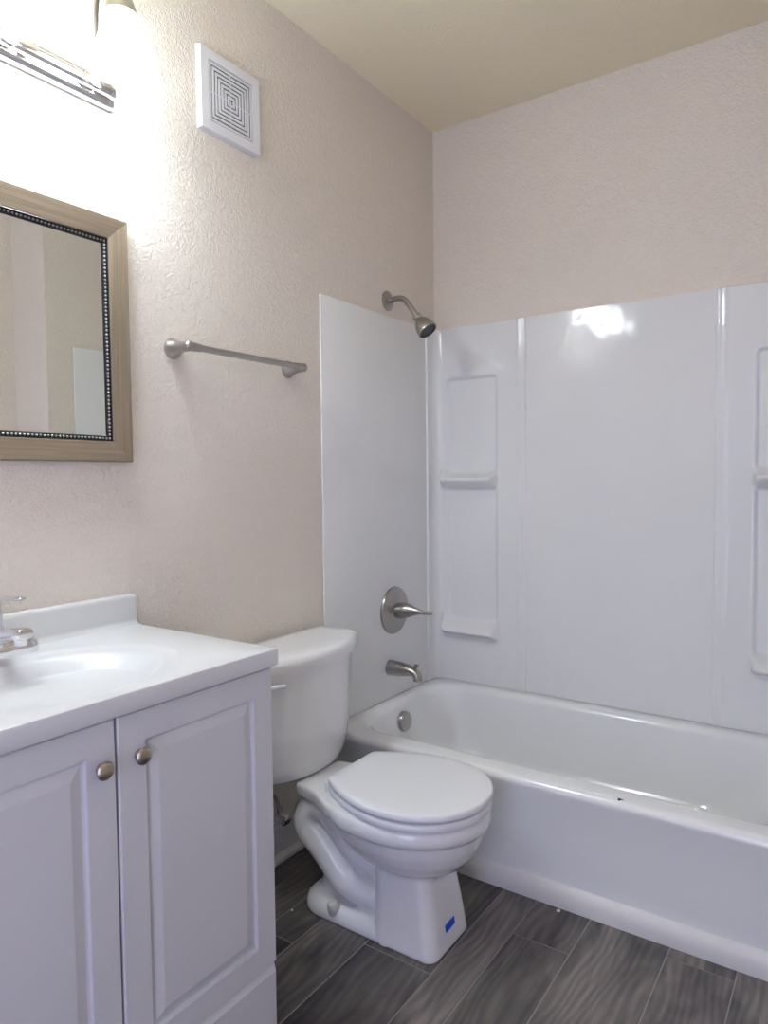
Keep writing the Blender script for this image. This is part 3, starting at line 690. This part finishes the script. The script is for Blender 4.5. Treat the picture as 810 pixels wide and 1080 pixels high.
# seat and lid
half = [(.317, 0), (.317, .06), (.317, .092), (.3185, .099), (.325, .107), (.352, .124), (.40, .150), (.455, .170), (.51, .179), (.565, .176), (.62, .158), (.665, .126), (.697, .084), (.713, .042), (.717, 0)]
full = [(x, y) for x, y in half] + [(x, -y) for x, y in reversed(half[1:-1])]
sm_ = cat([(x, y, 0) for x, y in full], 5, True)
cxm, cym = 0.53, 0.0
def outline(inset, z, dx=0.0):
    out = []
    for p in sm_:
        v = Vector((p.x-cxm, p.y-cym)); L = v.length; v = v*((L-inset)/L)
        out.append(Vector((cxm+v.x+dx, TC+v.y, z)))
    return out
bm = B(); zt = .3905
loft(bm, [outline(.010, .3722), outline(.002, .3728), outline(.0003, .375), outline(0, .380), outline(.0004, .3855), outline(.002, .3888), outline(.005, .3901), outline(.03, zt+.0004), outline(.09, zt+.0008)])
link('seat_lid', bm, SEATM, t, 50)
bm = B()
loft(bm, [outline(.016, .3485), outline(.004, .3495), outline(.002, .354), outline(.002, .362), outline(.004, .3665), outline(.009, .3685), outline(.045, .3685), outline(.065, .364), outline(.070, .3485), outline(.016, .3485)], False, False)
link('seat', bm, SEATM, t, 50)
for sg in (-1, 1):
    bm = B(); box(bm, .300, .330, TC+sg*.078-.017, TC+sg*.078+.017, .3405, .3695, .006, 3)
    lathe(bm, (.3115, TC+sg*.078-.020, .3625), (0, 1, 0), [(0, .007), (.040, .007)], 16)
    link('hinge', bm, SEATM, t, 40)

# ------------------------------------------------------------------ water supply stop behind the toilet
t = thing('supply_valve', 'chrome water shutoff valve on the wall behind the toilet base', 'valve', (0.011, 1.462, 0.150))
bm = B(); lathe(bm, (0.0, 1.466, 0.165), (1, 0, 0), [(0, 0.026), (0.003, 0.026), (0.008, 0.018), (0.011, 0.009), (0.012, 0.0)], 28); link('escutcheon', bm, CHROME, t, 40)
bm = B(); lathe(bm, (0.008, 1.466, 0.165), (1, 0, 0), [(0, 0.008), (0.022, 0.008), (0.024, 0.012), (0.052, 0.012), (0.054, 0.009), (0.060, 0.009)], 20)
lathe(bm, (0.046, 1.466, 0.165), (0, 0, 1), [(0, 0.010), (0.018, 0.010), (0.020, 0.0125), (0.034, 0.0125), (0.036, 0.006)], 16)
link('valve_body', bm, CHROME, t, 40)
bm = B(); rings = []
for xx, k in ((0.066, .8), (0.068, 1), (0.078, 1), (0.080, .8)):
    rings.append([Vector((xx, 1.466+.021*k*math.cos(a)*(1+.06*math.cos(6*a)), .165+.014*k*math.sin(a)*(1+.06*math.cos(6*a)))) for a in (2*PI*j/36 for j in range(36))])
loft(bm, rings); link('oval_handle', bm, CHROME, t, 40)
bm = B(); tube(bm, [(.046, 1.466, .198), (.046, 1.45, .235), (.050, 1.40, .265), (.075, 1.34, .30), (.085, 1.325, .331)], .0055, 12); link('supply_hose', bm, HOSE, t, 40)

# ------------------------------------------------------------------ flakes on the floor
def flake(x, y, r, label, seed):
    rnd = random.Random(seed); bm = B(); n = 6; pts = []
    for k in range(n):
        a = 2*PI*k/n; q_ = r*(0.6+0.5*rnd.random()); pts.append((x+q_*math.cos(a), y+q_*math.sin(a)))
    lo = [bm.verts.new((p[0], p[1], 0.0001)) for p in pts]; hi = [bm.verts.new((x+(p[0]-x)*.7, y+(p[1]-y)*.7, r*(0.35+.4*rnd.random()))) for p in pts]
    for k in range(n):
        j = (k+1) % n; bm.faces.new((lo[k], lo[j], hi[j], hi[k]))
    bm.faces.new(hi); bm.faces.new(list(reversed(lo)))
    o = link('paint_flake', bm, PAINTCHIP); o['label'] = label; o['category'] = 'debris'
flake(0.794, 1.742, 0.0065, 'white paint flake on the floor against the bathtub trim', 3)
flake(0.199, 1.351, 0.0035, 'tiny white speck on the floor behind the toilet foot', 5)
